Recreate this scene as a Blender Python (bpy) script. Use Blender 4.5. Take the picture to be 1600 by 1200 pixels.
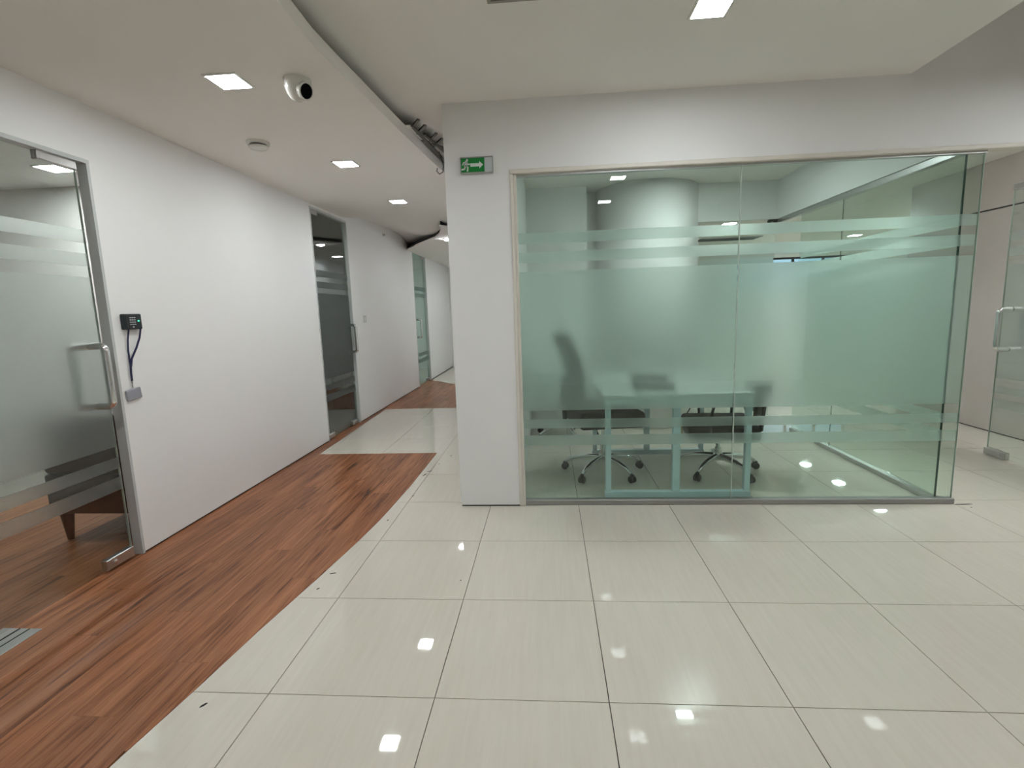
import bpy, bmesh, math, random
from mathutils import Vector, Matrix, Euler
random.seed(7)
for o in list(bpy.data.objects): bpy.data.objects.remove(o)
S = bpy.context.scene
COL = S.collection
T = 0.6                       # one floor tile = 0.6 m; plans below are in tiles

# ------------------------------------------------------------------ camera, world, exposure
cam_d = bpy.data.cameras.new('camera'); cam = bpy.data.objects.new('camera', cam_d); COL.objects.link(cam)
cam_d.sensor_fit = 'HORIZONTAL'; cam_d.sensor_width = 36.0; cam_d.lens = 36.0*785.138/1600.0
cam_d.clip_start = 0.02
def cam_axes(yaw, pitch, roll):
    cy, sy, cp, sp = math.cos(yaw), math.sin(yaw), math.cos(pitch), math.sin(pitch)
    f = Vector((sy*cp, cy*cp, sp)); r = Vector((cy, -sy, 0)); u = r.cross(f)
    cr, sr = math.cos(roll), math.sin(roll)
    return cr*r+sr*u, -sr*r+cr*u, f
_r, _u, _f = cam_axes(-0.0759881863, -0.145693655, -0.032452878)
M3 = Matrix((_r, _u, -_f)).transposed()
cam.matrix_world = Matrix.Translation(Vector((1.70416, -4.57175, 2.20681))*T) @ M3.to_4x4()
S.camera = cam
w = bpy.data.worlds.new('sky'); S.world = w; w.use_nodes = True
w.node_tree.nodes['Background'].inputs[0].default_value = (0.55, 0.75, 1.0, 1)
w.node_tree.nodes['Background'].inputs[1].default_value = .4
S.view_settings.view_transform = 'Standard'; S.view_settings.look = 'None'
S.view_settings.exposure = 1.65; S.view_settings.gamma = 1.0; S.view_settings.use_curve_mapping = False
LAMP = 42.0                   # emission of the LED panels

# ------------------------------------------------------------------ materials
def new_mat(name):
    m = bpy.data.materials.new(name); m.use_nodes = True
    nt = m.node_tree; nt.nodes.clear()
    out = nt.nodes.new('ShaderNodeOutputMaterial')
    return m, nt, out
def N(nt, t, **kw):
    n = nt.nodes.new('ShaderNode'+t)
    for k, v in kw.items():
        if k in n.inputs.keys(): n.inputs[k].default_value = v
        else: setattr(n, k, v)
    return n
def c4(c): return (c[0], c[1], c[2], 1)
def srgb(r, g, b):
    f = lambda v: (v/255/12.92) if v/255 <= .04045 else ((v/255+.055)/1.055)**2.4
    return (f(r), f(g), f(b))
def mat(name, col, rough=.5, metal=0, spec=.5, noise=.06, nscale=8, bump=0, bscale=40, coat=0):
    m, nt, out = new_mat(name)
    b = N(nt, 'BsdfPrincipled'); b.inputs['Roughness'].default_value = rough
    b.inputs['Metallic'].default_value = metal; b.inputs['Specular IOR Level'].default_value = spec
    b.inputs['Coat Weight'].default_value = coat
    tc = N(nt, 'TexCoord')
    nz = N(nt, 'TexNoise'); nz.inputs['Scale'].default_value = nscale; nz.inputs['Detail'].default_value = 4
    nt.links.new(tc.outputs['Object'], nz.inputs['Vector'])
    mx = N(nt, 'Mix', data_type='RGBA')
    mx.inputs[6].default_value = c4([v*(1-noise) for v in col]); mx.inputs[7].default_value = c4([min(1, v*(1+noise)) for v in col])
    nt.links.new(nz.outputs['Fac'], mx.inputs[0]); nt.links.new(mx.outputs[2], b.inputs['Base Color'])
    if bump:
        n2 = N(nt, 'TexNoise'); n2.inputs['Scale'].default_value = bscale; n2.inputs['Detail'].default_value = 3
        nt.links.new(tc.outputs['Object'], n2.inputs['Vector'])
        bp = N(nt, 'Bump'); bp.inputs['Strength'].default_value = bump; bp.inputs['Distance'].default_value = .002
        nt.links.new(n2.outputs['Fac'], bp.inputs['Height']); nt.links.new(bp.outputs[0], b.inputs['Normal'])
    nt.links.new(b.outputs[0], out.inputs[0])
    return m
def emit(name, col, s):
    m, nt, out = new_mat(name); e = N(nt, 'Emission'); e.inputs[0].default_value = c4(col); e.inputs[1].default_value = s
    nt.links.new(e.outputs[0], out.inputs[0]); return m
def schlick(nt, f0):
    lw = N(nt, 'LayerWeight'); lw.inputs[0].default_value = .5
    p = N(nt, 'Math', operation='POWER'); p.inputs[1].default_value = 5.0
    nt.links.new(lw.outputs['Facing'], p.inputs[0])
    ma = N(nt, 'Math', operation='MULTIPLY_ADD'); ma.inputs[1].default_value = 1-f0; ma.inputs[2].default_value = f0
    nt.links.new(p.outputs[0], ma.inputs[0]); return ma
def glass(name, tint, f0=.04):
    m, nt, out = new_mat(name)
    t = N(nt, 'BsdfTransparent'); t.inputs[0].default_value = c4(tint)
    g = N(nt, 'BsdfGlossy'); g.inputs['Color'].default_value = (1, 1, 1, 1); g.inputs['Roughness'].default_value = 0.0
    mx = N(nt, 'MixShader'); nt.links.new(schlick(nt, f0).outputs[0], mx.inputs[0])
    nt.links.new(t.outputs[0], mx.inputs[1]); nt.links.new(g.outputs[0], mx.inputs[2]); nt.links.new(mx.outputs[0], out.inputs[0])
    return m
def frost(name, col, milk, milkcol, rough=.35):
    m, nt, out = new_mat(name)
    rf = N(nt, 'BsdfRefraction'); rf.inputs['Color'].default_value = c4(col); rf.inputs['IOR'].default_value = 1.3; rf.inputs['Roughness'].default_value = rough
    tr = N(nt, 'BsdfTranslucent'); tr.inputs[0].default_value = c4(milkcol)
    df = N(nt, 'BsdfDiffuse'); df.inputs[0].default_value = c4(milkcol)
    m1 = N(nt, 'MixShader'); m1.inputs[0].default_value = .5
    nt.links.new(tr.outputs[0], m1.inputs[1]); nt.links.new(df.outputs[0], m1.inputs[2])
    m2 = N(nt, 'MixShader'); m2.inputs[0].default_value = milk
    nt.links.new(rf.outputs[0], m2.inputs[1]); nt.links.new(m1.outputs[0], m2.inputs[2]); nt.links.new(m2.outputs[0], out.inputs[0])
    return m

WALL = mat('wall_paint', srgb(240, 240, 238), .55, spec=.3, noise=.015, nscale=1.5)
CEIL = mat('ceiling_paint', srgb(240, 237, 231), .8, spec=.2, noise=.015, nscale=1.2)
DARK = mat('shadow_gap', (.02, .02, .02), .8)  # near-black: own colour of dark parts, painted shade in the gaps
ALU = mat('brushed_aluminium', (.55, .56, .55), .35, 1)
FRAMEG = mat('grey_frame_paint', srgb(196, 200, 198), .4)
CREAM = mat('cream_trim', srgb(224, 219, 208), .45)
CHROME = mat('chrome', (.75, .76, .76), .12, 1, noise=.02)
STEEL = mat('satin_steel', (.55, .55, .54), .3, 1)
BLACKP = mat('black_plastic', (.015, .016, .016), .45)
FABRIC = mat('black_fabric', (.012, .013, .013), .85, bump=.5, bscale=300)
BLUEGREY = mat('blue_grey_paint', srgb(206, 228, 234), .4)
WHITEP = mat('white_plastic', srgb(225, 224, 215), .25, spec=.5, noise=.02)
BROWN = mat('dark_brown_leather', (.030, .014, .009), .45)
BROWNW = mat('dark_brown_wood', (.035, .012, .007), .4)
GROUT = mat('grout', srgb(112, 104, 92), .9)
CLEAR = glass('clear_glass', (.875, .945, .912))
CLEARD = glass('door_glass', (.90, .94, .92))
EDGE = mat('glass_edge_green', srgb(28, 62, 52), .2)
SEAMC = mat('clear_seam', srgb(196, 206, 196), .3)
FROST = frost('frosted_film', (.97, .995, .985), .23, (.90, .97, .945), .38)
FROSTD = frost('frosted_door_film', (.98, .995, .99), .09, (.90, .95, .94), .46)
LED = emit('led_panel', (.93, .97, 1.0), LAMP)
LEDO = emit('led_office', (.95, .97, 1.0), LAMP*1.4)
LEDF = emit('led_far_office', (.95, .98, 1.0), LAMP*1.6)
LEDR = emit('led_bulb', (.95, .97, 1.0), LAMP)

def tile_mat():
    m, nt, out = new_mat('polished_porcelain')
    b = N(nt, 'BsdfPrincipled'); b.inputs['Roughness'].default_value = .03; b.inputs['Specular IOR Level'].default_value = .5
    tc = N(nt, 'TexCoord'); oi = N(nt, 'ObjectInfo')
    mp = N(nt, 'Mapping'); mp.inputs['Scale'].default_value = (34, 2.2, 1)
    ad = N(nt, 'VectorMath', operation='ADD'); sc = N(nt, 'VectorMath', operation='SCALE'); sc.inputs[0].default_value = (31, 17, 5)
    nt.links.new(oi.outputs['Random'], sc.inputs['Scale']); nt.links.new(tc.outputs['Object'], mp.inputs[0])
    nt.links.new(mp.outputs[0], ad.inputs[0]); nt.links.new(sc.outputs[0], ad.inputs[1])
    nz = N(nt, 'TexNoise'); nz.inputs['Scale'].default_value = 1.6; nz.inputs['Detail'].default_value = 5; nz.inputs['Roughness'].default_value = .6
    nt.links.new(ad.outputs[0], nz.inputs['Vector'])
    cr = N(nt, 'ValToRGB'); cr.color_ramp.elements[0].position = .3; cr.color_ramp.elements[1].position = .7
    cr.color_ramp.elements[0].color = c4(srgb(211, 205, 191)); cr.color_ramp.elements[1].color = c4(srgb(217, 211, 198))
    nt.links.new(nz.outputs['Fac'], cr.inputs[0]); nt.links.new(cr.outputs[0], b.inputs['Base Color'])
    nt.links.new(b.outputs[0], out.inputs[0]); return m
def wood_mat(name, dark, mid, light, rough):
    m, nt, out = new_mat(name)
    b = N(nt, 'BsdfPrincipled'); b.inputs['Roughness'].default_value = rough; b.inputs['Specular IOR Level'].default_value = .35
    tc = N(nt, 'TexCoord'); oi = N(nt, 'ObjectInfo')
    sc = N(nt, 'VectorMath', operation='SCALE'); sc.inputs[0].default_value = (41, 23, 7)
    nt.links.new(oi.outputs['Random'], sc.inputs['Scale'])
    def streak(sx, sy, scale, det, dist):
        mp = N(nt, 'Mapping'); mp.inputs['Scale'].default_value = (sx, sy, 1); nt.links.new(tc.outputs['Object'], mp.inputs[0])
        ad = N(nt, 'VectorMath', operation='ADD'); nt.links.new(mp.outputs[0], ad.inputs[0]); nt.links.new(sc.outputs[0], ad.inputs[1])
        nz = N(nt, 'TexNoise'); nz.inputs['Scale'].default_value = scale; nz.inputs['Detail'].default_value = det
        nz.inputs['Roughness'].default_value = .65; nz.inputs['Distortion'].default_value = dist
        nt.links.new(ad.outputs[0], nz.inputs['Vector']); return nz
    a = streak(13, .8, 1.5, 6, 1.4); f = streak(75, 2.2, 1.5, 4, .3)
    cr = N(nt, 'ValToRGB'); e = cr.color_ramp.elements
    e[0].position = .36; e[0].color = c4(dark); e[1].position = .63; e[1].color = c4(light)
    k = e.new(.47); k.color = c4(mid)
    mxf = N(nt, 'Mix', data_type='FLOAT'); mxf.inputs[0].default_value = .38
    nt.links.new(a.outputs['Fac'], mxf.inputs[2]); nt.links.new(f.outputs['Fac'], mxf.inputs[3])
    nt.links.new(mxf.outputs[0], cr.inputs[0])
    hv = N(nt, 'HueSaturation'); ml = N(nt, 'MapRange'); ml.inputs[3].default_value = .88; ml.inputs[4].default_value = 1.12
    nt.links.new(oi.outputs['Random'], ml.inputs[0]); nt.links.new(ml.outputs[0], hv.inputs['Value']); nt.links.new(cr.outputs[0], hv.inputs['Color'])
    nt.links.new(hv.outputs[0], b.inputs['Base Color'])
    bp = N(nt, 'Bump'); bp.inputs['Strength'].default_value = .15; bp.inputs['Distance'].default_value = .001
    nt.links.new(mxf.outputs[0], bp.inputs['Height']); nt.links.new(bp.outputs[0], b.inputs['Normal'])
    nt.links.new(b.outputs[0], out.inputs[0]); return m
def far_tile_mat():
    m, nt, out = new_mat('polished_porcelain_far')
    b = N(nt, 'BsdfPrincipled'); b.inputs['Roughness'].default_value = .03
    tc = N(nt, 'TexCoord'); mp = N(nt, 'Mapping'); mp.inputs['Scale'].default_value = (1/T, 1/T, 1)
    br = N(nt, 'TexBrick'); br.offset = 0; br.inputs['Scale'].default_value = 1; br.inputs['Mortar Size'].default_value = .004
    br.inputs['Brick Width'].default_value = 1; br.inputs['Row Height'].default_value = 1
    br.inputs['Color1'].default_value = c4(srgb(218, 212, 198)); br.inputs['Color2'].default_value = c4(srgb(216, 210, 196)); br.inputs['Mortar'].default_value = c4(srgb(112, 104, 92))
    nt.links.new(tc.outputs['Object'], mp.inputs[0]); nt.links.new(mp.outputs[0], br.inputs[0]); nt.links.new(br.outputs[0], b.inputs['Base Color'])
    nt.links.new(b.outputs[0], out.inputs[0]); return m
TILE = tile_mat(); FARTILE = far_tile_mat()
WOOD = wood_mat('oiled_teak_plank', srgb(72, 38, 19), srgb(140, 87, 54), srgb(172, 118, 82), .36)
GREYF = mat('grey_office_floor', srgb(150, 145, 135), .2)

# ------------------------------------------------------------------ mesh helpers (tile units unless u=1)
ORG = {}
class MB:
    def __init__(s, u=T): s.bm = bmesh.new(); s.u = u
    def poly(s, vs, faces):
        v = [s.bm.verts.new(p) for p in vs]
        for f in faces:
            try: s.bm.faces.new([v[i] for i in f])
            except ValueError: pass
        return s
    def box(s, x0, x1, y0, y1, z0, z1, bev=0, seg=1):
        r = bmesh.ops.create_cube(s.bm, size=1)
        for v in r['verts']:
            v.co = Vector(((x0+x1)/2+v.co.x*(x1-x0), (y0+y1)/2+v.co.y*(y1-y0), (z0+z1)/2+v.co.z*(z1-z0)))
        if bev:
            es = list({e for v in r['verts'] for e in v.link_edges})
            bmesh.ops.bevel(s.bm, geom=es, offset=bev, segments=seg, affect='EDGES', profile=.5)
        return s
    def prism(s, pts, z0, z1):
        n = len(pts)
        return s.poly([(x, y, z0) for x, y in pts]+[(x, y, z1) for x, y in pts],
                      [list(range(n))[::-1], list(range(n, 2*n))]+[[i, (i+1) % n, n+(i+1) % n, n+i] for i in range(n)])
    def tube(s, path, rad, n=10, caps=True):
        P = [Vector(p) for p in path]; R = rad if isinstance(rad, (list, tuple)) else [rad]*len(P)
        rings = []; up = None
        for i, p in enumerate(P):
            d = (P[min(i+1, len(P)-1)]-P[max(i-1, 0)]).normalized()
            if up is None:
                a = Vector((0, 0, 1)) if abs(d.z) < .9 else Vector((1, 0, 0)); up = (a-d*a.dot(d)).normalized()
            else:
                up = (up-d*up.dot(d)).normalized()
            sd = d.cross(up)
            rings.append([s.bm.verts.new(p+(up*math.cos(2*math.pi*k/n)+sd*math.sin(2*math.pi*k/n))*R[i]) for k in range(n)])
        for a, b in zip(rings, rings[1:]):
            for k in range(n): s.bm.faces.new((a[k], a[(k+1) % n], b[(k+1) % n], b[k]))
        if caps: s.bm.faces.new(rings[0][::-1]); s.bm.faces.new(rings[-1])
        return s
    def lathe(s, prof, c=(0, 0, 0), n=24, axis=None):
        M = Matrix.Identity(3)
        if axis is not None: M = Vector((0, 0, 1)).rotation_difference(Vector(axis)).to_matrix()
        rings = []
        for r, z in prof:
            if r < 1e-6: rings.append([s.bm.verts.new(Vector(c)+M @ Vector((0, 0, z)))])
            else: rings.append([s.bm.verts.new(Vector(c)+M @ Vector((r*math.cos(2*math.pi*k/n), r*math.sin(2*math.pi*k/n), z))) for k in range(n)])
        for a, b in zip(rings, rings[1:]):
            for k in range(n):
                q = [a[k % len(a)], a[(k+1) % len(a)], b[(k+1) % len(b)], b[k % len(b)]]
                q = list(dict.fromkeys(q))
                if len(q) > 2:
                    try: s.bm.faces.new(q)
                    except ValueError: pass
        return s
    def build(s, name, m, parent=None, center=False, smooth=False):
        off = ORG.get(parent.name, Vector((0, 0, 0))) if parent is not None else Vector((0, 0, 0))
        bmesh.ops.recalc_face_normals(s.bm, faces=s.bm.faces)
        for v in s.bm.verts: v.co = v.co*s.u - off
        loc = Vector((0, 0, 0))
        if center:
            lo = Vector([min(v.co[i] for v in s.bm.verts) for i in range(3)]); hi = Vector([max(v.co[i] for v in s.bm.verts) for i in range(3)])
            loc = Vector(((lo.x+hi.x)/2, (lo.y+hi.y)/2, lo.z))
            for v in s.bm.verts: v.co -= loc
        me = bpy.data.meshes.new(name); s.bm.to_mesh(me); s.bm.free()
        if m: me.materials.append(m)
        if smooth:
            for p in me.polygons: p.use_smooth = True
            if hasattr(me, 'set_sharp_from_angle'): me.set_sharp_from_angle(angle=math.radians(40))
        o = bpy.data.objects.new(name, me); COL.objects.link(o); o.location = loc
        if parent is not None: o.parent = parent
        ORG[o.name] = off+loc
        return o
def tag(o, label=None, cat=None, group=None, kind=None):
    if label: o['label'] = label
    if cat: o['category'] = cat
    if group: o['group'] = group
    if kind: o['kind'] = kind
    return o
def thing(name, label, cat, loc=(0, 0, 0), rz=0, group=None, local=False, kind=None):
    """Empty at the thing's base. local=True: parts are modelled in the Empty's own frame."""
    o = bpy.data.objects.new(name, None); COL.objects.link(o); o.location = Vector(loc)*T; o.rotation_euler = (0, 0, rz)
    o.empty_display_size = .05
    ORG[o.name] = Vector((0, 0, 0)) if local else Vector(loc)*T
    return tag(o, label, cat, group, kind)
def copy_tree(o, parent=None):
    c = o.copy(); COL.objects.link(c)
    if parent is not None: c.parent = parent
    for ch in list(o.children): copy_tree(ch, c)
    return c
def struct(mb, name, m, label=None, cat=None):
    return tag(mb.build(name, m), label, cat, None, 'structure')

# ------------------------------------------------------------------ floor: slab, tiles, planks
def lerp_tab(tab, y):
    if y <= tab[0][0]: return tab[0][1]
    for (a, b), (c, d) in zip(tab, tab[1:]):
        if y <= c: return b+(d-b)*(y-a)/(c-a)
    return tab[-1][1]
E1 = [(-8, -.95), (-4.2, -.80), (-3.2, -.64), (-2.5, -.545), (-2.0, -.475), (-1.4, -.405), (-.67, -.30), (0, -.215), (.54, -.165), (1.5, -.125), (3.07, -.11)]
def edge(y):                           # x of the wood/tile joint
    if y < 3.07: return lerp_tab(E1, y)
    if y < 6.8: return lerp_tab([(3.07, -2.04), (6.8, -2.155)], y)
    return lerp_tab([(6.8, .64), (10.2, .64), (10.7, -1.31), (11.5, -1.93), (11.75, -2.23)], y)
floor = struct(MB().box(-8, 17, -8.2, 20, -.14, -.013), 'floor', GROUT, 'floor of cream polished tiles and brown wood planks', 'floor')
def clip_cells(x0, x1, y0, y1, side, g):
    """outline of a cell cut by the wood/tile joint; side=+1 keeps the tile side"""
    X0, X1, Y0, Y1 = x0+g, x1-g, y0+g, y1-g
    ys = [Y0+(Y1-Y0)*i/14 for i in range(15)]
    for br in (3.07, 6.8):
        if Y0 < br < Y1: ys += [br-.0005, br+.0005]
    ys = sorted(ys); L = []; Rr = []
    runs = []; cur = []
    for y in ys:
        e = edge(y)
        a, b = (max(X0, e+g), X1) if side > 0 else (X0, min(X1, e-g))
        if b-a > .003: cur.append((a, b, y))
        else:
            if len(cur) > 1: runs.append(cur)
            cur = []
    if len(cur) > 1: runs.append(cur)
    res = []
    for c in runs:
        if c[-1][2]-c[0][2] < .01: continue
        full = all(abs(a-X0) < 1e-6 and abs(b-X1) < 1e-6 for a, b, _ in c)
        if full: res.append([(X0, c[0][2]), (X1, c[0][2]), (X1, c[-1][2]), (X0, c[-1][2])])
        else: res.append([(b, y) for a, b, y in c]+[(a, y) for a, b, y in c[::-1]])
    return res
full_tile = None
for i in range(-3, 9):
    for j in range(-4, 8):
        for pts in clip_cells(i, i+1, j, j+1, +1, .0028):
            if max(p[0] for p in pts) < -2.2: continue
            if len(pts) == 4 and full_tile is not None and abs(pts[1][0]-pts[0][0]-(1-.0056)) < 1e-4 and abs(pts[2][1]-pts[1][1]-(1-.0056)) < 1e-4:
                o = full_tile.copy(); COL.objects.link(o); o.location = (Vector(((i+.5), (j+.5), -.012)))*T
            else:
                o = MB().prism(pts, -.012, 0).build('tile', TILE, floor, center=True)
                if len(pts) == 4 and abs(pts[1][0]-pts[0][0]-(1-.0056)) < 1e-4 and abs(pts[2][1]-pts[1][1]-(1-.0056)) < 1e-4: full_tile = o
far = MB().box(-2.2, .66, 10.3, 20, -.012, -.0005).box(-2.2, 17, 8, 20, -.012, 0).box(9, 17, -8.2, 8, -.012, 0).box(-.4, 9, -8.2, -4, -.012, 0)
far = far.build('far_tiles', FARTILE, floor); far['kind'] = 'stuff'
PW, PL = .25, 2.0
def planks(x0, x1, y0, y1, clip):
    n = int(math.ceil((x1-x0)/PW)); k = 0
    for i in range(n):
        st = [0, .9, 1.5, .45, 1.2, .2, 1.75, .7][i % 8]
        y = y0-st
        while y < y1:
            a, b = max(y, y0), min(y+PL, y1)
            if b-a > .03:
                if clip:
                    for br in (3.07, 6.8):
                        pass
                    for pts in clip_cells(x0+i*PW, min(x0+(i+1)*PW, x1), a, b, -1, .0007):
                        MB().prism(pts, -.012, .0006).build('plank', WOOD, floor, center=True)
                else:
                    MB().box(x0+i*PW+.0007, min(x0+(i+1)*PW, x1)-.0007, a+.0007, b-.0007, -.012, .0006).build('plank', WOOD, floor, center=True)
            y += PL
planks(-2.30, .70, -6.0, 11.8, True)
planks(-5.30, -2.30, -3.2, 3.0, False)
MB().box(-8, -2.31, 3.0, 18, -.012, .0004).box(-8, -5.3, -8, 3, -.012, .0004).box(-5.3, -2.3, -8, -3.2, -.012, .0004).build('office_flooring', GREYF, floor)
for (x, y, a, L, wd) in [(-.226, -.869, .9, .030, .012), (-.205, -.626, .3, .055, .014), (-.077, .484, 1.2, .03, .012), (.005, 1.201, .6, .035, .012),
                         (-.045, 1.995, 1.2, .10, .016), (-.012, 2.15, .4, .07, .014), (.051, 2.485, .8, .03, .012), (6.08, .882, 0.02, .19, .018), (6.10, .80, .3, .018, .012),
                         (-.337, -2.1, .9, .045, .016), (.93, -.72, .2, .012, .01), (.15, 2.9, 1.3, .06, .012)]:
    ca, sa = math.cos(a), math.sin(a)
    q = [(-L/2, -wd*.3), (0, -wd*.5), (L/2, -wd*.1), (L*.35, wd*.5), (-L*.3, wd*.35)]
    MB().prism([(x+ca*u-sa*v, y+sa*u+ca*v) for u, v in q], 0, .0025).build('chip', DARK, floor)

# ------------------------------------------------------------------ ceilings
ZL, ZU, ZR = 4.08, 4.32, 4.46
CE = [(-8.2, .45), (-4, .28), (-2.5, .18), (-1.39, .128), (-.78, .105), (-.14, .15), (.78, .206), (1.6, .266), (2.3, .32), (3.2, .42), (4.4, .6), (5, .655), (20, .655)]
def bump(x, y):
    b = lerp_tab([(5.0, 0), (5.42, .033), (6.31, .17), (7.82, .24), (8.9, .26), (9.5, .16), (10.2, .05), (10.9, 0)], y)
    t = min(1, max(0, (x+2.23)/1.35)); return b*(1-t*t*(3-2*t))
mb = MB(); ys = [-8.2+.35*i for i in range(69)]; ys = [y for y in ys if y < 15.7]; nx = 10
ring = []
for y in ys:
    c = lerp_tab(CE, y); xs = [-2.30+(c+2.30)*k/nx for k in range(nx+1)]
    row = [mb.bm.verts.new((x, y, ZL+bump(x, y))) for x in xs]
    row.append(mb.bm.verts.new((c, y, ZL+.115))); row += [mb.bm.verts.new((x, y, ZL+.115+bump(x, y))) for x in xs[::-1][1:]]
    ring.append(row)
for a, b in zip(ring, ring[1:]):
    n = len(a)
    for k in range(n): mb.bm.faces.new((a[k], a[(k+1) % n], b[(k+1) % n], b[k]))
mb.bm.faces.new(ring[0]); mb.bm.faces.new(ring[-1][::-1])
low = struct(mb, 'ceiling', CEIL, 'lower plaster ceiling over the corridor with a curved free edge', 'ceiling')
for p in low.data.polygons: p.use_smooth = True
if hasattr(low.data, 'set_sharp_from_angle'): low.data.set_sharp_from_angle(angle=math.radians(30))
struct(MB().box(-.75, 5.21, -8.2, 5.2, ZU, 4.88), 'ceiling', CEIL, 'upper plaster ceiling above the tiled hall and meeting room', 'ceiling')
struct(MB().box(6.36, 9.2, -8.2, .95, ZU, 4.88), 'ceiling', CEIL, 'ceiling slab past the dark recess beside the upper ceiling', 'ceiling')
struct(MB().box(5.21, 17, .95, 20, ZU, ZU+.12).box(.66, 5.21, 5.2, 20, ZU, ZU+.12), 'ceiling', CEIL, 'ceiling of the open office behind the glass', 'ceiling')
struct(MB().box(-8, 17, -8.4, 20, 4.9, 5.0), 'ceiling', CEIL, 'concrete slab hidden above the ceilings', 'ceiling')
# curved drop at the far end of the corridor
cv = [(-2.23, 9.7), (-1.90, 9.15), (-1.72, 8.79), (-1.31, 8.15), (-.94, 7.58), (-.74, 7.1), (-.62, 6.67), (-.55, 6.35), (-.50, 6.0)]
drop = struct(MB().prism(cv+[(.66, 7.6), (.66, 15.6), (-2.23, 15.6)], 3.97, 4.0), 'ceiling', CEIL, 'curved dropped ceiling with a dark edge at the end of the corridor', 'ceiling')
fas = MB().prism([(x+.02, y+.03) for x, y in cv]+[(-.3, 9), (-.3, 15.5), (-2.23, 15.5)], 4.001, 4.079).build('shadow_edge', DARK, drop)  # dark fill in the slot above the drop, shade put into its colour

# ------------------------------------------------------------------ walls
def wallbox(mb, x0, x1, y0, y1, z0=.018, z1=4.9): return mb.box(x0, x1, y0, y1, z0, z1)
D1, D2, D3 = (-2.08, -.27), (3.87, 5.41), (10.25, 11.80)
m = MB(); xa, xb = -2.32, -2.23
for a, b in ((-8.2, D1[0]), (D1[1], D2[0]), (D2[1], D3[0]), (D3[1], 15.6)): wallbox(m, xa, xb, a, b)
m.box(xa, xb, D1[0], D1[1], 3.605, 4.9); m.box(xa, xb, D2[0], D2[1], 4.04, 4.9); m.box(xa, xb, D3[0], D3[1], 4.02, 4.9)
wl = struct(m, 'wall_left', WALL, 'white corridor wall with glass doors', 'wall')
g = MB()
for a, b in ((-8.2, D1[0]), (D1[1], D2[0]), (D2[1], D3[0]), (D3[1], 15.6)): g.box(xa+.012, xb-.012, a+.012, b-.012, 0, .02)
g.build('shadow_gap', DARK, wl)  # dark strips at the wall feet, shade of the gap put into the colour
struct(MB().box(-2.48, .66, 15.6, 15.85, 0, 4.9), 'wall_end', WALL, 'white wall closing the far end of the corridor', 'wall')
# column + header over the glass front
YF = .872
m = MB(); wallbox(m, .66, 1.345, YF, 15.6); m.box(1.345, 9.2, YF, 1.10, 3.635, 4.9)
wf = struct(m, 'wall_front', WALL, 'white column and header wall framing the glass meeting room', 'wall')
MB().box(.672, 1.335, YF+.012, 15.5, 0, .02).build('shadow_gap', DARK, wf)
struct(MB().box(1.345, 2.42, 4.75, 15.6, .012, 4.9), 'wall_room', WALL, 'white wall block in the back corner of the meeting room', 'wall')
m = MB(); cx, cy, cr = 3.56, 5.35, .93
m.prism([(cx+cr*math.cos(2*math.pi*k/48), cy+cr*math.sin(2*math.pi*k/48)) for k in range(48)], .01, 4.9)
o = struct(m, 'wall_column', WALL, 'broad round white column at the back of the meeting room', 'column')
for p in o.data.polygons: p.use_smooth = len(p.vertices) == 4
m = MB().box(2.42, 2.75, 5.3, 5.5, .01, 4.9).box(4.40, 5.9, 4.98, 5.12, 3.66, 4.9).box(5.78, 5.92, 1.10, 5.12, 3.66, 4.9)
struct(m, 'wall_header', WALL, 'white header wall above the side and back glass of the meeting room', 'wall')
m = MB(); wallbox(m, 8.83, 9.05, -8.2, 6.2)
wr = struct(m, 'wall_right', mat('satin_panel', srgb(214, 205, 200), .22, spec=.5, noise=.02), 'white panelled wall beyond the open glass door', 'wall')
MB().box(8.822, 8.84, -8.2, 6.2, 3.545, 3.565).build('trim_line', DARK, wr)  # thin black trim strip along the panelled wall
MB().box(8.84, 9.04, -8.1, 6.1, 0, .02).build('shadow_gap', DARK, wr)
struct(MB().box(-2.48, 9.2, -8.4, -8.2, 0, 4.9), 'wall_back', WALL, 'white wall behind the viewer', 'wall')
struct(MB().box(-8.0, -2.325, -8.4, -8.2, 0, 4.9).box(-8.2, -8, -8.4, 15.8, 0, 4.9).box(-8, -2.325, 3.0, 3.15, 0, 4.9).box(-8, -2.325, 10.05, 10.2, 0, 4.9).box(-8, -2.325, 15.6, 15.85, 0, 4.9)
       .box(-8, -2.325, -8.2, 15.6, 4.3, 4.38), 'wall_offices', mat('office_wall', srgb(226, 225, 220), .7), 'office room walls and ceilings behind the corridor doors', 'wall')
m = MB().box(16.8, 17, -8.4, 18.2, 0, 4.9).box(9.05, 16.8, -8.4, -8.2, 0, 4.9)
m.box(1.345, 9.6, 18, 18.2, 0, 4.9).box(9.6, 14.6, 18, 18.2, 0, 3.0).box(9.6, 14.6, 18, 18.2, 4.05, 4.9).box(14.6, 16.8, 18, 18.2, 0, 4.9)
struct(m, 'wall_office', WALL, 'far white walls of the open office', 'wall')
w1 = thing('window_1', 'far office window with dark mullions seen through the frosted glass', 'window', (12.1, 18.1, 3.0), kind='structure')
fr = MB().box(9.6, 14.6, 18.05, 18.15, 3.0, 3.06).box(9.6, 14.6, 18.05, 18.15, 3.97, 4.05).build('frame', DARK, w1)
for i in range(5): MB().box(9.6+i*1.23, 9.68+i*1.23, 18.05, 18.15, 3.06, 3.97).build('mullion', DARK, w1)
for i in range(4): MB().box(9.68+i*1.23, 9.6+(i+1)*1.23, 18.09, 18.11, 3.06, 3.97).build('pane', CLEARD, w1)

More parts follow.
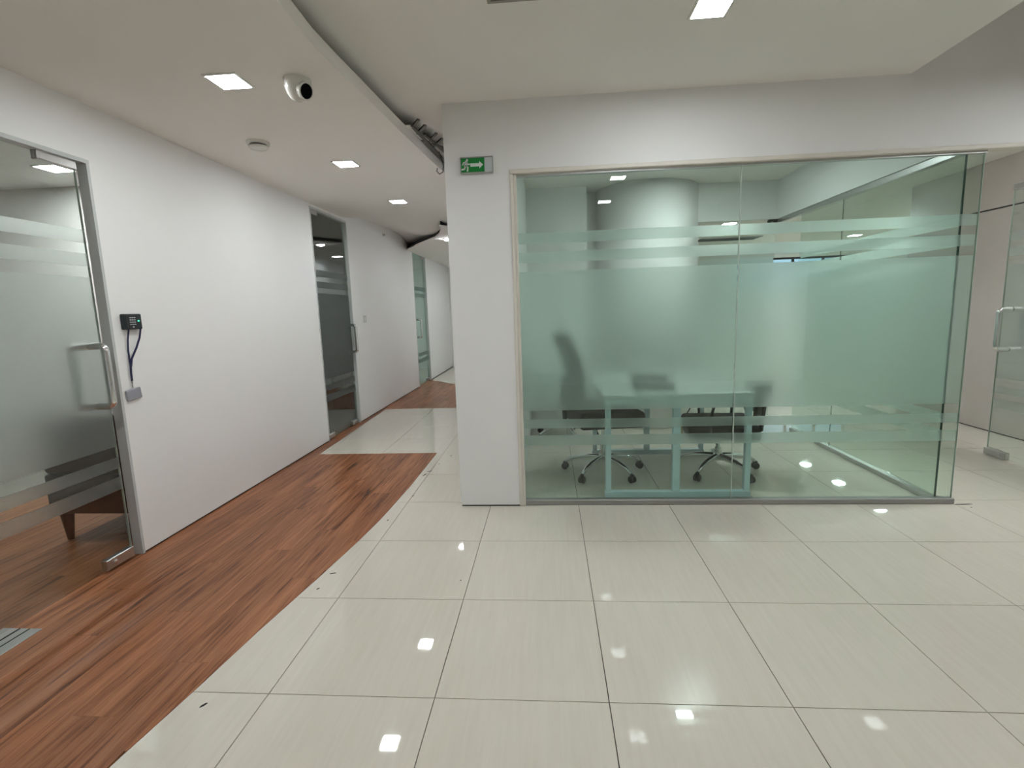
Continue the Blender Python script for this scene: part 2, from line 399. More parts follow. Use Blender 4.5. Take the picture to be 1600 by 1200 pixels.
# ------------------------------------------------------------------ meeting-room glazing
BANDS = [(2.898, 3.009), (2.70, 2.81), (1.088, 2.607), (.885, .987), (.686, .804)]   # frosted film heights
gp = thing('glass_partition', 'green-tinted glass front of the meeting room with frosted bands', 'glass partition', (3.7, .93, 0))
YG = .93
for a, b in ((1.40, 3.678), (3.690, 5.985)):
    MB().box(a, b, YG-.009, YG+.009, .06, 3.585).build('pane', CLEAR, gp)
MB().box(3.6805, 3.6875, YG-.008, YG+.008, .06, 3.585).build('joint', SEAMC, gp)
MB().box(5.985, 5.988, YG-.009, YG+.009, .06, 3.585).build('glass_edge', SEAMC, gp)
for i, (z0, z1) in enumerate(BANDS):
    for a, b in ((1.402, 3.676), (3.692, 5.983)):
        MB().box(a, b, YG+.0098, YG+.0125, z0, z1).build('frosted_band' if i == 2 else 'frosted_stripe', FROST, gp)
MB().box(1.345, 6.0, YG-.04, YG+.04, 0, .062, .006).build('floor_channel', mat('channel_grey', (.36, .36, .34), .5, .6), gp)
MB().box(1.40, 5.99, YG-.03, YG+.03, 3.575, 3.605).build('head_channel', ALU, gp)
t1 = struct(MB().box(1.335, 9.0, YF-.022, YG+.06, 3.597, 3.64, .006), 'trim_1', CREAM, 'cream trim strip above the glass front', 'trim')
t2 = struct(MB().box(1.338, 1.372, YF-.018, YG+.06, .01, 3.597, .006).box(1.372, 1.402, YF+.01, YG+.04, .0, 3.597, .004), 'trim_2', CREAM, 'cream jamb strip between column and glass front', 'trim')
sp = thing('glass_partition', 'side glass of the meeting room running back from the front corner', 'glass partition', (5.84, 3.0, 0))
for a, b in ((.975, 3.03), (3.04, 4.20)):
    MB().box(5.831, 5.849, a, b, .05, 3.585).build('pane', CLEAR, sp)
    for i, (z0, z1) in enumerate(BANDS): MB().box(5.8502, 5.853, a+.002, b-.002, z0, z1).build('frosted_band' if i == 2 else 'frosted_stripe', FROST, sp)
MB().box(5.831, 5.847, .948, .957, .06, 3.585).build('corner_seal', EDGE, sp)
MB().box(5.80, 5.88, .975, 4.2, 0, .055, .005).build('floor_channel', ALU, sp)
MB().box(5.80, 5.88, .975, 5.0, 3.585, 3.66, .005).build('head_channel', ALU, sp)
MB().box(5.837, 5.843, 3.031, 3.039, .05, 3.585).build('joint', EDGE, sp)

# ------------------------------------------------------------------ glass doors (local frame: x from hinge to free edge, y towards the hall)
def pull_handle(t, x, z0, z1, side=1, rad=.031, off=.155):
    pts = [(x, side*.006, z1)]
    for k in range(5):
        a = math.pi/2*k/4; pts.append((x, side*(off-.05+.05*math.sin(a)), z1-.05+.05*math.cos(a)))
    for k in range(5):
        a = math.pi/2*k/4; pts.append((x, side*(off-.05+.05*math.cos(a)), z0+.05-.05*math.sin(a)))
    pts.append((x, side*.006, z0))
    h = MB().tube(pts, rad, 14).build('handle', CHROME, t, smooth=True)
    for z in (z0, z1):
        MB().lathe([(0, 0), (.03, 0), (.03, .012), (.022, .014)], (x, side*.008, z), 14, (0, side, 0)).build('handle_collar', CHROME, h, smooth=True)
def patch(t, x0, x1, z0, z1, lock=None, th=.03):
    p = MB().box(x0, x1, -th, th, z0, z1, .006).build('patch_fitting', STEEL, t)
    if lock is not None:
        for s in (1, -1): MB().lathe([(0, 0), (.022, 0), (.022, .008), (.012, .012), (0, .012)], (lock, s*th, (z0+z1)/2), 12, (0, s, 0)).build('lock_cylinder', CHROME, p, smooth=True)
def glass_door(name, label, hinge, rz, wid, hz, handle_x, hz0, hz1, film, patches, bands=None, pane=None):
    t = thing(name, label, 'glass door', (hinge[0], hinge[1], 0), rz, None, True, 'structure')
    MB().box(0, wid, -.009, .009, .025, hz).build('pane', pane or CLEARD, t)
    MB().box(wid, wid+.004, -.009, .009, .025, hz).build('glass_edge', SEAMC, t)
    for z0, z1 in (bands or BANDS): MB().box(.002, wid-.002, -.0125, -.0098, z0, z1).build('frosted_band' if z1-z0 > .5 else 'frosted_stripe', film, t)
    pull_handle(t, handle_x, hz0, hz1, 1); pull_handle(t, handle_x, hz0, hz1, -1)
    for a in patches: patch(t, *a)
    return t
R90 = math.pi/2
# rz = +90 deg puts local x on +Y and local y on -X; mirrored doors use -90 deg (x on -Y, y on +X)
def leaf_door(name, label, hx, hy, tilt, wid, hz, handle_x, patches, film=FROSTD, h0=1.485, h1=2.015, bands=None, pane=None):
    return glass_door(name, label, (hx, hy), R90+tilt, wid, hz, handle_x, h0, h1, film, patches, bands, pane)
d1 = leaf_door('door_1', 'frosted glass door nearest the viewer beside the keypad', -2.262, -2.06, math.radians(.8), 1.700, 3.56, 1.575,
               [(1.40, 1.705, .022, .118, 1.49), (0, .32, .02, .115), (1.36, 1.70, 3.50, 3.585), (0, .32, 3.50, 3.585)])
d2 = leaf_door('door_2', 'tall dark frosted glass door midway along the corridor', -2.285, 3.91, 0, 1.45, 4.0, 1.34,
               [(1.15, 1.43, .015, .10, 1.25), (0, .3, .015, .10), (0, .3, 3.93, 4.01)])
d3 = leaf_door('door_3', 'green striped glass door at the far end of the corridor', -2.285, 10.29, 0, 1.45, 3.98, .2,
               [(1.15, 1.45, .015, .10, 1.25), (1.15, 1.45, 3.90, 3.99)], bands=[BANDS[0], BANDS[1], BANDS[3], BANDS[4]], pane=glass('green_glass', (.74, .90, .85)))
d4 = leaf_door('door_4', 'open glass door with steel pull handle beside the panelled wall', 7.75, 1.02, 0, 1.64, 3.60, 1.50,
               [(1.33, 1.67, .02, .115, 1.42), (0, .33, .02, .115), (1.33, 1.64, 3.53, 3.61)])
d5 = thing('door_5', 'clear glass door in the back wall of the meeting room', 'glass door', (5.1, 5.05, 0), 0, None, False, 'structure')
MB().box(4.46, 5.79, 5.041, 5.059, .03, 3.60).build('pane', CLEARD, d5)
MB().box(5.66, 5.86, 5.01, 5.09, 3.56, 3.655, .005).build('patch_fitting', BLACKP, d5)
for x in (5.71, 5.81): MB().lathe([(0, 0), (.014, 0), (.014, .006), (0, .006)], (x, 5.01, 3.607), 10, (0, -1, 0)).build('screw', CHROME, d5)
for i, (z0, z1) in enumerate(BANDS): MB().box(4.47, 5.78, 5.0595, 5.0625, z0, z1).build('frosted_band' if i == 2 else 'frosted_stripe', FROST, d5)
# door frames in the corridor wall
for k, (dd, top) in enumerate(((D1, 3.605), (D2, 4.04), (D3, 4.02))):
    f = MB().box(-2.315, -2.224, dd[0], dd[1], top-.035, top-.002).box(-2.315, -2.224, dd[1]-.03, dd[1]-.002, .005, top-.035).box(-2.315, -2.224, dd[0]+.002, dd[0]+.03, .005, top-.035)
    struct(f, 'trim_%d' % (k+3), FRAMEG, ['grey aluminium frame of the glass door nearest the viewer', 'pale frame of the tall door midway along the corridor', 'pale frame of the door at the corridor end'][k], 'door frame')
fs = thing('floor_spring', 'steel floor spring cover plate set in the wood floor', 'door hardware', (-2.2, -1.65, 0))
pl = MB().box(-2.36, -2.05, -2.05, -1.44, .0006, .006, .002).build('cover_plate', STEEL, fs)
MB().box(-2.23, -2.215, -2.04, -1.445, .006, .0075).build('slot', DARK, fs)
MB().box(-2.15, -2.14, -2.04, -1.445, .006, .0075).build('slot', DARK, fs)
MB().lathe([(.03, 0), (.03, .012), (0, .012)], (-2.21, -1.72, .006), 14).build('pivot', CHROME, fs)

# ------------------------------------------------------------------ ceiling lights
def ceiling_light(x, y, z, label, group=None, s=.125, led=None):
    t = thing('ceiling_light', label, 'ceiling light', (x, y, z), 0, group)
    f = MB()
    for a in ((-s-.012, -s+.006, -s-.012, s+.012), (s-.006, s+.012, -s-.012, s+.012), (-s+.006, s-.006, -s-.012, -s+.006), (-s+.006, s-.006, s-.006, s+.012)):
        f.box(x+a[0], x+a[1], y+a[2], y+a[3], z-.010, z+.01)
    f.build('frame', WHITEP, t)
    MB().box(x-s+.006, x+s-.006, y-s+.006, y+s-.006, z-.005, z+.01).build('diffuser', led or LED, t)
for x, y, lb in ((-.785, -2.74, 'square LED downlight in the corridor ceiling above the wood floor, out of view'), (-.785, -.44, 'square LED downlight beside the dome camera in the lower ceiling'),
                 (-.77, 1.86, 'square LED downlight past the smoke detector in the lower ceiling'), (-.775, 4.09, 'square LED downlight deepest in the lower corridor ceiling, before the dark curve')):
    ceiling_light(x, y, ZL, lb, 'square LED downlights of the corridor')
for x, y, lb in ((2.925, -.50, 'square LED downlight in the upper ceiling above the tiled hall'),):
    ceiling_light(x, y, ZU, lb, 'square LED downlights of the hall')
for x, y, lb in ((2.9, -2.4, 'square LED downlight of the hall mirrored large near the top of the glass front'), (2.88, -4.26, 'square LED downlight of the hall mirrored smaller and lower in the glass front')):
    ceiling_light(x, y, ZU, lb, 'square LED downlights of the hall')
for x, y, lb in ((6.62, -.9, 'added unseen LED downlight in the ceiling just past the dark recess'), (7.6, -.9, 'added unseen LED downlight above the passage to the open glass door')):
    ceiling_light(x, y, ZU, lb, 'added LED downlights past the recess')  # out-of-view lamps, added to light the right of the header wall
struct(MB().box(5.21, 6.9, -8.2, .872, 4.88, 4.9), 'ceiling', CEIL, 'top of the ceiling recess', 'ceiling')
for x, y, lb in ((3.75, 2.84, 'square LED downlight above the desk, mirrored in the floor tiles'), (4.1, 3.25, 'added LED downlight of the meeting room hidden by the header, near the round column')):
    ceiling_light(x, y, ZU, lb, 'square LED downlights of the meeting room')  # the lamp near the round column is added to brighten it
for x, y, lb in ((11.9, 11.2, 'square LED downlight of the far office mirrored on the floor just before the glass'), (12.0, 13.6, 'square LED downlight of the far office mirrored on the meeting room floor'),
                 (11.9, 15.75, 'farthest square LED downlight mirrored on the meeting room floor'), (14.3, 14.3, 'square LED downlight of the far office seen as a slanted sliver between frosted stripes'),
                 (6.6, 9.8, 'square LED downlight of the far office above the back glass door'), (8.0, 1.55, 'added unseen LED downlight over the passage beside the panelled wall')):
    ceiling_light(x, y, ZU, lb, 'square LED downlights of the open office', .16, LEDF if y > 5 or x > 7.8 else LED)  # the passage lamp is unseen, added to brighten the panelled wall
for x, y, lb in ((0, 10.5, 'added LED downlight of the corridor end hidden behind the column'), (0, 13.2, 'added unseen LED downlight nearest the corridor end wall')):
    ceiling_light(x, y, 3.97, lb, 'added LED downlights of the corridor end')  # hidden lamps, added because the corridor end came out dark
ceiling_light(-4.9, -.3, 4.3, 'added LED downlight in the sofa office, out of view beside the near door', None, .16, LEDO)  # extra unseen lamp, added to brighten this office
ceiling_light(-4.90, 2.11, 4.3, 'square LED downlight seen through the top of the glass door nearest the viewer', None, .16, LEDO)
ceiling_light(-4.6, 11.9, 4.3, 'square LED downlight in the office behind the far corridor door', None, .2)
t = thing('ceiling_light', 'small round bright downlight at the corridor end beside the column', 'ceiling light', (-.70, 7.85, 3.97))
MB().lathe([(.10, 0), (.10, -.012), (.085, -.014), (.085, 0)], (-.70, 7.85, 3.97), 20).build('frame', WHITEP, t)
MB().lathe([(0, -.05), (.05, -.044), (.08, -.02), (.085, -.002), (0, -.002)], (-.70, 7.85, 3.97), 20).build('diffuser', LEDR, t, smooth=True)

# ------------------------------------------------------------------ small ceiling things
t = thing('dome_camera', 'white dome security camera with black lens under the lower ceiling', 'camera', (-.255, -.38, ZL))
MB().lathe([(0, 0), (.105, 0), (.105, -.02), (.10, -.03)], (-.255, -.38, ZL), 28).build('base', WHITEP, t, smooth=True)
MB().lathe([(.10, -.028), (.098, -.06), (.085, -.105), (.06, -.14), (.03, -.157), (0, -.162)], (-.255, -.38, ZL), 28).build('housing', WHITEP, t, smooth=True)
ld = Vector((.86, -.40, -.36)).normalized(); lc = Vector((-.255, -.38, ZL-.070))
MB().lathe([(.066, .0), (.066, .098), (.056, .104)], lc, 24, ld).build('lens_collar', WHITEP, t, smooth=True)
MB().lathe([(.055, .07), (.055, .1005), (.03, .103), (0, .1035)], lc, 24, ld).build('lens', mat('lens_black', (.006, .006, .007), .9, spec=0), t, smooth=True)
t = thing('smoke_detector', 'round white smoke detector on the lower ceiling', 'smoke detector', (-1.366, .94, ZL))
c = (-1.366, .94, ZL)
MB().lathe([(0, 0), (.115, 0), (.115, -.025), (.105, -.03), (0, -.03)], c, 28).build('base', WHITEP, t, smooth=True)
MB().lathe([(.085, -.03), (.085, -.044)], c, 28).build('vent_ring', DARK, t)
MB().lathe([(.098, -.044), (.098, -.056), (.085, -.07), (.05, -.078), (0, -.08)], c, 28).build('cap', WHITEP, t, smooth=True)
t = thing('ceiling_vent', 'grey linear air vent at the top edge of the picture in the upper ceiling', 'vent', (1.55, -1.0, ZU))
f = MB().box(1.33, 1.74, -.79, -.765, ZU-.012, ZU+.01).box(1.33, 1.74, -1.22, -1.195, ZU-.012, ZU+.01).box(1.33, 1.355, -1.195, -.79, ZU-.012, ZU+.01).box(1.715, 1.74, -1.195, -.79, ZU-.012, ZU+.01)
f.build('frame', mat('vent_grey', srgb(150, 145, 135), .5), t)
MB().box(1.355, 1.715, -1.195, -.79, ZU-.002, ZU+.01).build('backing', DARK, t)
for k in range(7): MB().box(1.36, 1.71, -1.17+k*.057, -1.145+k*.057, ZU-.01, ZU-.002).build('slat', bpy.data.materials['vent_grey'], t)
t = thing('linear_diffuser', 'dark linear air slot in the far ceiling seen above the back glass door', 'vent', (7.7, 13, ZU))
MB().box(6.75, 8.6, 12.65, 13.35, ZU-.03, ZU-.001).build('slot', DARK, t)
MB().box(6.72, 8.63, 12.62, 12.65, ZU-.035, ZU-.001).box(6.72, 8.63, 13.35, 13.38, ZU-.035, ZU-.001).build('frame', ALU, t)
# broken cove edge: exposed furring and dangling wire
t = thing('exposed_framing', 'bare metal furring strips and wire where the curved ceiling edge meets the column', 'ceiling framing', (.42, 1.8, ZL+.115))
FUR = mat('galvanised_steel', (.18, .175, .16), .5, .8)
def bar(p, q, wd=.016, hh=.009):
    p, q = Vector(p), Vector(q); d = (q-p).normalized(); s_ = d.cross(Vector((0, 0, 1))).normalized()*wd; u_ = s_.cross(d).normalized()*hh
    vs = [p-s_-u_, p+s_-u_, p+s_+u_, p-s_+u_, q-s_-u_, q+s_-u_, q+s_+u_, q-s_+u_]
    return MB().poly(vs, [(0, 1, 2, 3), (7, 6, 5, 4), (0, 4, 5, 1), (1, 5, 6, 2), (2, 6, 7, 3), (3, 7, 4, 0)])
for a, b in (((.24, 1.20, 4.21), (.36, 1.10, 4.265)), ((.27, 1.36, 4.21), (.39, 1.27, 4.265)), ((.30, 1.70, 4.21), (.45, 1.57, 4.275)), ((.32, 1.88, 4.21), (.48, 1.76, 4.275)),
             ((.28, 1.10, 4.205), (.36, 2.25, 4.205)), ((.33, 1.45, 4.235), (.45, 2.3, 4.235)), ((.27, 1.6, 4.22), (.50, 2.1, 4.24))):
    bar(a, b).build('furring_strip', FUR, t)
bar((.23, 1.05, 4.196), (.34, 1.9, 4.235), .035, .004).build('loose_board', CEIL, t)
MB().tube([(.36, 2.1, 4.23), (.39, 2.2, 4.10), (.37, 2.25, 4.02), (.33, 2.22, 3.99), (.30, 2.2, 4.02), (.31, 2.2, 4.06)], .006, 6).build('wire', BLACKP, t)
MB().tube([(.42, 2.3, 4.23), (.45, 2.35, 4.08), (.47, 2.35, 4.0), (.44, 2.35, 3.97), (.40, 2.3, 3.96)], .005, 6).build('wire', BLACKP, t)
MB().box(.46, .62, 2.3, 2.5, 4.08, 4.31).build('junction_box', DARK, t)

# ------------------------------------------------------------------ exit sign on the column
GREEN = mat('sign_green', srgb(8, 132, 52), .4); SIGNW = mat('sign_white', srgb(232, 238, 232), .4)
t = thing('exit_sign', 'green emergency exit sign with running figure and arrow on the column', 'sign', (1.0, YF, 3.70))
x0, x1, z0, z1, yf = .828, 1.170, 3.618, 3.780, YF-.03
MB().box(x0, x1, yf, YF-.0005, z0, z1, .004).build('housing', mat('sign_grey', srgb(190, 196, 196), .4), t)
f = MB().box(x0, x1, yf-.006, yf, z1-.008, z1).box(x0, x1, yf-.006, yf, z0, z0+.008).box(x0, x0+.008, yf-.006, yf, z0+.008, z1-.008).box(x1-.008, x1, yf-.006, yf, z0+.008, z1-.008)
f.build('frame', ALU, t)
gpn = MB().box(x0+.012, 1.080, yf-.003, yf, z0+.012, z1-.012).build('green_panel', GREEN, t)
MB().box(1.084, x1-.012, yf-.002, yf, z0+.012, z1-.012).build('white_panel', mat('sign_pale', srgb(205, 212, 214), .4), t)
def flat(polys, name):
    mb = MB()
    for pts in polys:
        n = len(pts); a = [(x, yf-.0045, z) for x, z in pts]; b = [(x, yf-.003, z) for x, z in pts]
        mb.poly(a+b, [list(range(n)), list(range(n, 2*n))[::-1]]+[[i, n+i, n+(i+1) % n, (i+1) % n] for i in range(n)])
    return mb.build(name, SIGNW, gpn)
def limb(pts, wd):
    out = []
    for (a, b), (c, d) in zip(pts, pts[1:]):
        L = math.hypot(c-a, d-b); nx_, nz_ = -(d-b)/L*wd/2, (c-a)/L*wd/2
        ex, ez = (c-a)/L*wd*.3, (d-b)/L*wd*.3
        out.append([(a+nx_-ex, b+nz_-ez), (a-nx_-ex, b-nz_-ez), (c-nx_+ex, d-nz_+ez), (c+nx_+ex, d+nz_+ez)])
    return out
F = lambda u, v: (x0+.014+u*.095, z0+.018+v*.126)       # figure box
polys = [[(F(.64, .90)[0]+.011*math.cos(k*math.pi/6), F(.64, .90)[1]+.011*math.sin(k*math.pi/6)) for k in range(12)]]
polys += limb([F(.56, .78), F(.44, .44)], .026)
polys += limb([F(.52, .74), F(.26, .72), F(.14, .54)], .012) + limb([F(.58, .74), F(.72, .56), F(.92, .58)], .012)
polys += limb([F(.45, .46), F(.70, .34), F(.64, .05)], .016) + limb([F(.42, .46), F(.34, .20), F(.04, .18)], .015)
flat(polys, 'running_figure')
zc = (z0+z1)/2
flat([[(.936, zc-.016), (1.030, zc-.016), (1.030, zc+.016), (.936, zc+.016)], [(1.028, zc-.036), (1.068, zc), (1.028, zc+.036)]], 'arrow')

# ------------------------------------------------------------------ keypad, lanyard, switch, sensor
XW = -2.23
t = thing('keypad', 'black access keypad with green light on the white wall beside the near door', 'keypad', (XW, -.08, 2.215))
MB().box(XW, XW+.045, -.180, .022, 2.142, 2.288, .010, 2).build('body', mat('keypad_black', (.012, .020, .022), .35), t)
MB().box(XW+.045, XW+.048, -.165, -.035, 2.150, 2.280, .002).build('face', BLACKP, t)
kb = MB()
for r_ in range(4):
    for c_ in range(3): kb.box(XW+.048, XW+.052, -.125+c_*.025, -.109+c_*.025, 2.248-r_*.021, 2.257-r_*.021)
kb.box(XW+.048, XW+.052, -.098, -.082, 2.160, 2.172)
o = kb.build('keys', mat('key_grey', srgb(190, 196, 196), .5), t); o['kind'] = 'stuff'
MB().box(XW+.045, XW+.049, -.028, -.012, 2.215, 2.228).build('indicator', emit('green_led', (.05, .8, .35), .8), t)
NAVY = mat('navy_ribbon', (.012, .014, .06), .7)
def ribbon(path, wd):
    mb = MB()
    L = [Vector(p) for p in path]; vs = []
    for i, p in enumerate(L):
        d = (L[min(i+1, len(L)-1)]-L[max(0, i-1)]).normalized(); n_ = Vector((0, -d.z, d.y))
        for sgn in (-1, 1):
            for dx in (0, .004): vs.append(p+n_*wd/2*sgn+Vector((dx, 0, 0)))
    fs_ = []
    for i in range(len(L)-1):
        a = i*4
        for q in ((0, 1, 5, 4), (1, 3, 7, 5), (3, 2, 6, 7), (2, 0, 4, 6)): fs_.append([a+k for k in q])
    fs_ += [[0, 2, 3, 1], [len(vs)-4, len(vs)-3, len(vs)-1, len(vs)-2]]
    return mb.poly(vs, fs_)
t = thing('lanyard', 'navy lanyard with pale card holder hanging from the wall keypad', 'lanyard', (XW+.02, -.15, 1.5))
ribbon([(XW+.05, -.155, 2.145), (XW+.03, -.158, 2.05), (XW+.02, -.160, 1.95), (XW+.014, -.150, 1.86), (XW+.014, -.150, 1.80)], .018).build('strap', NAVY, t)
ribbon([(XW+.05, -.015, 2.15), (XW+.03, -.020, 2.06), (XW+.02, -.060, 1.97), (XW+.018, -.130, 1.87), (XW+.016, -.146, 1.80)], .020).build('strap', NAVY, t)
ribbon([(XW+.018, -.150, 1.83), (XW+.016, -.158, 1.74), (XW+.016, -.160, 1.66)], .022).build('strap', NAVY, t)
MB().tube([(XW+.016, -.160, 1.665), (XW+.016, -.158, 1.64), (XW+.018, -.163, 1.62), (XW+.016, -.158, 1.595)], .007, 8).build('clip', CHROME, t)
ch = MB().box(XW+.006, XW+.022, -.085, .085, -.052, .052, .008, 2)
for v in ch.bm.verts:
    a = math.radians(6); y, z = v.co.y, v.co.z; v.co.y = y*math.cos(a)-z*math.sin(a)-.155; v.co.z = y*math.sin(a)+z*math.cos(a)+1.538
cd = ch.build('card_holder', mat('card_grey', srgb(150, 152, 160), .35), t)
t = thing('light_switch', 'small grey switch plate on the white wall past the tall glass door', 'switch', (XW, 6.05, 2.12))
MB().box(XW, XW+.012, 5.98, 6.12, 2.05, 2.20, .004).build('plate', mat('switch_grey', srgb(190, 188, 184), .4), t)
MB().box(XW+.012, XW+.02, 6.02, 6.08, 2.085, 2.165, .003).build('rocker', WHITEP, t)
t = thing('wall_sensor', 'tiny dark sensor high on the corridor wall between the far doors', 'sensor', (XW, 7.67, 4.10))
MB().lathe([(0, 0), (.035, 0), (.035, .015), (.02, .03), (0, .035)], (XW, 7.67, 4.10), 14, (1, 0, 0)).build('body', WHITEP, t, smooth=True)
MB().lathe([(0, 0), (.014, 0), (.014, .012), (0, .014)], (XW+.032, 7.67, 4.10), 10, (1, 0, 0)).build('lens', mat('lens_black', (.006, .006, .007), .9, spec=0), t)

# ------------------------------------------------------------------ bench desk in the meeting room
t = thing('bench_desk', 'pale desk on blue grey steel frames just behind the glass', 'desk', (3.15, 1.9, 0))
for yy in (1.08, 2.80):
    xs = (2.355, 3.115, 3.90)
    for i, x in enumerate(xs):
        hw = .042 if i == 1 else .031
        MB().box(x-hw, x+hw, yy-.035, yy+.035, .10, 1.115, .006).build('leg', BLUEGREY, t)
    for a, b in ((2.313, 3.942),):
        MB().box(a, b, yy-.036, yy+.036, .025, .10, .006).build('bottom_rail', BLUEGREY, t)
        MB().box(a, b, yy-.036, yy+.036, 1.115, 1.18, .006).build('top_rail', BLUEGREY, t)
    for x in (2.55, 3.70): MB().lathe([(.035, 0), (.035, .014), (.014, .016), (.014, .025)], (x, yy, .0), 12).build('foot', BLACKP, t)
for x in (2.45, 3.80): MB().box(x-.03, x+.03, 1.115, 2.765, 1.10, 1.17).build('side_rail', BLUEGREY, t)
DESKT = mat('desk_laminate', srgb(205, 212, 208), .35)
MB().box(2.30, 3.122, 1.03, 2.85, 1.181, 1.228, .005).build('tabletop', DESKT, t)
MB().box(3.128, 3.955, 1.03, 2.85, 1.181, 1.228, .005).build('tabletop', DESKT, t)
t = thing('desk_phone', 'dark desk telephone on the pale desk behind the frosted glass', 'telephone', (2.93, 1.42, 1.228))
b = MB().box(-.23, .23, -.14, .14, 0, .05, .012, 2)
for v in b.bm.verts: v.co.z += max(0, (v.co.y+.14))*.35*(1 if v.co.z > .03 else 0); v.co += Vector((2.93, 1.50, 1.228))
b.build('body', BLACKP, t)
MB().box(2.72, 2.80, 1.34, 1.66, 1.335, 1.39, .02, 2).build('handset', BLACKP, t)
MB().box(2.84, 3.10, 1.50, 1.62, 1.318, 1.355, .008).build('display', DARK, t)
t = thing('hanging_cable', 'thin dark cable with a pale plug hanging under the desk', 'cable', (3.2, 1.3, .7))
MB().tube([(3.30, 1.25, 1.10), (3.32, 1.28, 1.02), (3.26, 1.3, .90), (3.20, 1.3, .84), (3.22, 1.3, .80)], .008, 6).build('cord', BLACKP, t)
MB().box(3.20, 3.245, 1.28, 1.32, .715, .805, .006).build('plug', mat('plug_cream', srgb(196, 180, 150), .5), t)

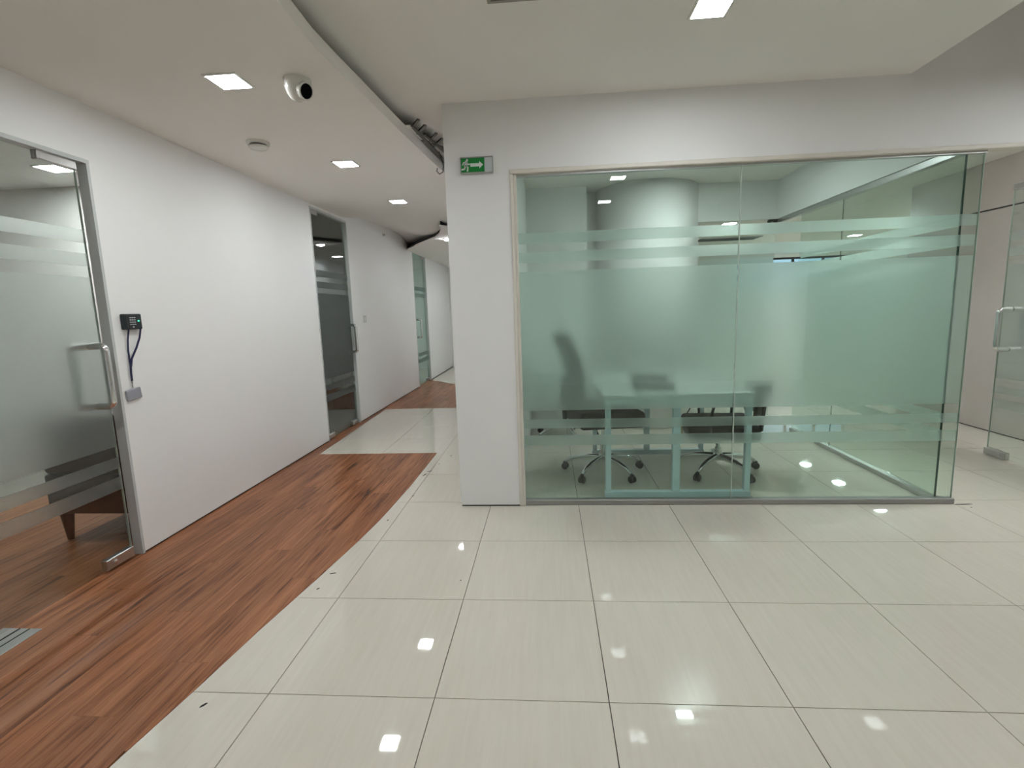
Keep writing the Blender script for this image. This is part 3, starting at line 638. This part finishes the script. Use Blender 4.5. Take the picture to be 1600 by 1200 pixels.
# ------------------------------------------------------------------ office chairs (metres, facing local +X)
def office_chair(label, loc, rz, base_rot, seat_z, thick, back_top, group, arms=False, cloth=None):
    cloth = cloth or FABRIC
    t = thing('office_chair', label, 'chair', loc, rz, group, True)
    hub = MB(1).lathe([(0, .10), (.035, .10), (.042, .125), (.036, .155), (.0, .155)], n=20).build('hub', CHROME, t, smooth=True)
    for k in range(5):
        a = base_rot-rz+k*2*math.pi/5; ca, sa = math.cos(a), math.sin(a)
        P_ = [(.02, .13), (.10, .128), (.18, .118), (.25, .10), (.295, .078), (.312, .066)]
        MB(1).tube([(ca*r_, sa*r_, z_) for r_, z_ in P_], [.026, .024, .021, .018, .016, .013], 10).build('leg', CHROME, t, smooth=True)
        cs = MB(1); tx, ty = -sa, ca; cx_, cy_ = ca*.32, sa*.32
        for sg in (-1, 1): cs.lathe([(0, -.009), (.022, -.009), (.027, -.005), (.027, .005), (.022, .009), (0, .009)], (cx_+tx*.014*sg, cy_+ty*.014*sg, .0275), 16, (tx, ty, 0))
        cs.lathe([(0, 0), (.018, 0), (.016, .02), (0, .024)], (cx_, cy_, .045), 12)
        cs.build('caster', BLACKP, t, smooth=True)
    zb = seat_z-thick
    MB(1).lathe([(.026, .15), (.026, zb*.62), (.016, zb*.62), (.016, zb-.03)], n=18).build('gas_lift', CHROME, t, smooth=True)
    MB(1).box(-.09, .11, -.07, .07, zb-.045, zb-.008, .01, 2).tube([(.05, .05, zb-.03), (.05, .20, zb-.035), (.05, .23, zb-.03)], .006, 8).build('mechanism', BLACKP, t, smooth=True)
    s_ = MB(1).box(-.25, .26, -.25, .25, zb-.005, seat_z, .032, 4)
    for v in s_.bm.verts:
        q = ((v.co.x)/.26)**2+((v.co.y)/.25)**2; v.co.z += -.012*max(0, v.co.x/.26)**3+.012*(abs(v.co.y)/.25)**2-.006
    s_.build('seat', cloth, t, smooth=True)
    bb = seat_z+.06
    k_ = MB(1)
    nU, nV = 9, 8; rows = []
    for d in (0, .05):
        rows.append([[None]*(nU+1) for _ in range(nV+1)])
    for di, d in enumerate((0, .05)):
        for v_ in range(nV+1):
            for u_ in range(nU+1):
                s1, h1 = u_/nU*2-1, v_/nV
                wd = .215*(1-.22*max(0, (h1-.6)/.4)**2-.15*max(0, (.25-h1)/.25)**2)
                x = -.25-.10*h1**1.3+.045*s1*s1+(.03*math.sin(h1*math.pi) if True else 0)-d*(1-.5*s1**4)
                rows[di][v_][u_] = k_.bm.verts.new((x, s1*wd, bb+h1*(back_top-bb)))
    for v_ in range(nV):
        for u_ in range(nU):
            k_.bm.faces.new((rows[0][v_][u_], rows[0][v_][u_+1], rows[0][v_+1][u_+1], rows[0][v_+1][u_]))
            k_.bm.faces.new((rows[1][v_][u_], rows[1][v_+1][u_], rows[1][v_+1][u_+1], rows[1][v_][u_+1]))
    loop = [(0, u_) for u_ in range(nU)]+[(v_, nU) for v_ in range(nV)]+[(nV, u_) for u_ in range(nU, 0, -1)]+[(v_, 0) for v_ in range(nV, 0, -1)]
    for i, (a, b_) in enumerate(loop):
        c_, d_ = loop[(i+1) % len(loop)]
        k_.bm.faces.new((rows[0][a][b_], rows[1][a][b_], rows[1][c_][d_], rows[0][c_][d_]))
    k_.build('backrest', cloth, t, smooth=True)
    MB(1).tube([(-.05, 0, zb-.02), (-.24, 0, zb-.02), (-.31, 0, zb+.03), (-.325, 0, seat_z+.10), (-.33, 0, bb+.2)], .018, 10).build('back_stem', BLACKP, t, smooth=True)
    for sg in ((-1, 1) if arms else ()):
        y = sg*.27
        ar = MB(1).tube([(.10, sg*.2, zb-.015), (.10, y, zb), (.11, y+sg*.01, seat_z+.05), (.08, y+sg*.01, seat_z+.17), (.0, y+sg*.01, seat_z+.185), (-.12, y+sg*.01, seat_z+.175), (-.15, y, seat_z+.06), (-.14, y, zb), (-.14, sg*.2, zb-.015)], .011, 8).build('armrest', BLACKP, t, smooth=True)
        MB(1).box(-.11, .09, y+sg*.01-.022, y+sg*.01+.022, seat_z+.19, seat_z+.212, .008, 2).build('arm_pad', BLACKP, ar)
    return t
GC = 'black office chairs at the desk'
office_chair('black swivel chair with high back at the end of the desk beside the column', (2.40, 2.05, 0), math.radians(12), math.radians(18), .540, .125, 1.14, GC)
office_chair('low black swivel chair pushed under the desk at the joint of the glass front', (3.90, 2.05, 0), math.radians(180-8), math.radians(10), .430, .115, .70, GC, True)
office_chair('pale swivel chair on chrome star base near the back corner of the meeting room', (1.95, 4.0, 0), math.radians(-60), math.radians(-72), .50, .10, .80, None, False, mat('pale_fabric', srgb(196, 200, 196), .85))

# ------------------------------------------------------------------ furniture behind the corridor doors
t = thing('sofa', 'dark brown sofa on tapered legs behind the glass door nearest the viewer', 'sofa', (-2.85, 1.2, 0))
MB().box(-3.40, -2.36, -.06, 2.7, .30, .72, .03, 2).build('base', BROWN, t, smooth=True)
MB().box(-3.40, -2.36, -.06, .22, .72, 1.34, .05, 3).build('arm', BROWN, t, smooth=True)
MB().box(-3.40, -2.36, 2.42, 2.7, .72, 1.34, .05, 3).build('arm', BROWN, t, smooth=True)
MB().box(-2.62, -2.36, .22, 2.42, .72, 1.50, .05, 3).build('back', BROWN, t, smooth=True)
for a, b in ((.22, 1.32), (1.32, 2.42)): MB().box(-3.38, -2.64, a+.01, b-.01, .72, .88, .04, 3).build('seat_cushion', BROWN, t, smooth=True)
for x in (-3.30, -2.46):
    for y in (.03, 2.6): MB().lathe([(0, 0), (.028, 0), (.062, .30), (0, .30)], (x, y, 0), 14).build('leg', BROWNW, t, smooth=True)
t = thing('cabinet', 'low dark brown cabinet behind the tall glass door', 'cabinet', (-2.88, 7.4, 0))
MB().box(-3.4, -2.36, 6.76, 8.2, .03, 1.25, .01).build('body', BROWNW, t)
MB().box(-3.37, -2.89, 6.735, 6.76, .08, 1.2, .006).build('door', BROWNW, t)
MB().box(-2.87, -2.39, 6.735, 6.76, .08, 1.2, .006).build('door', BROWNW, t)
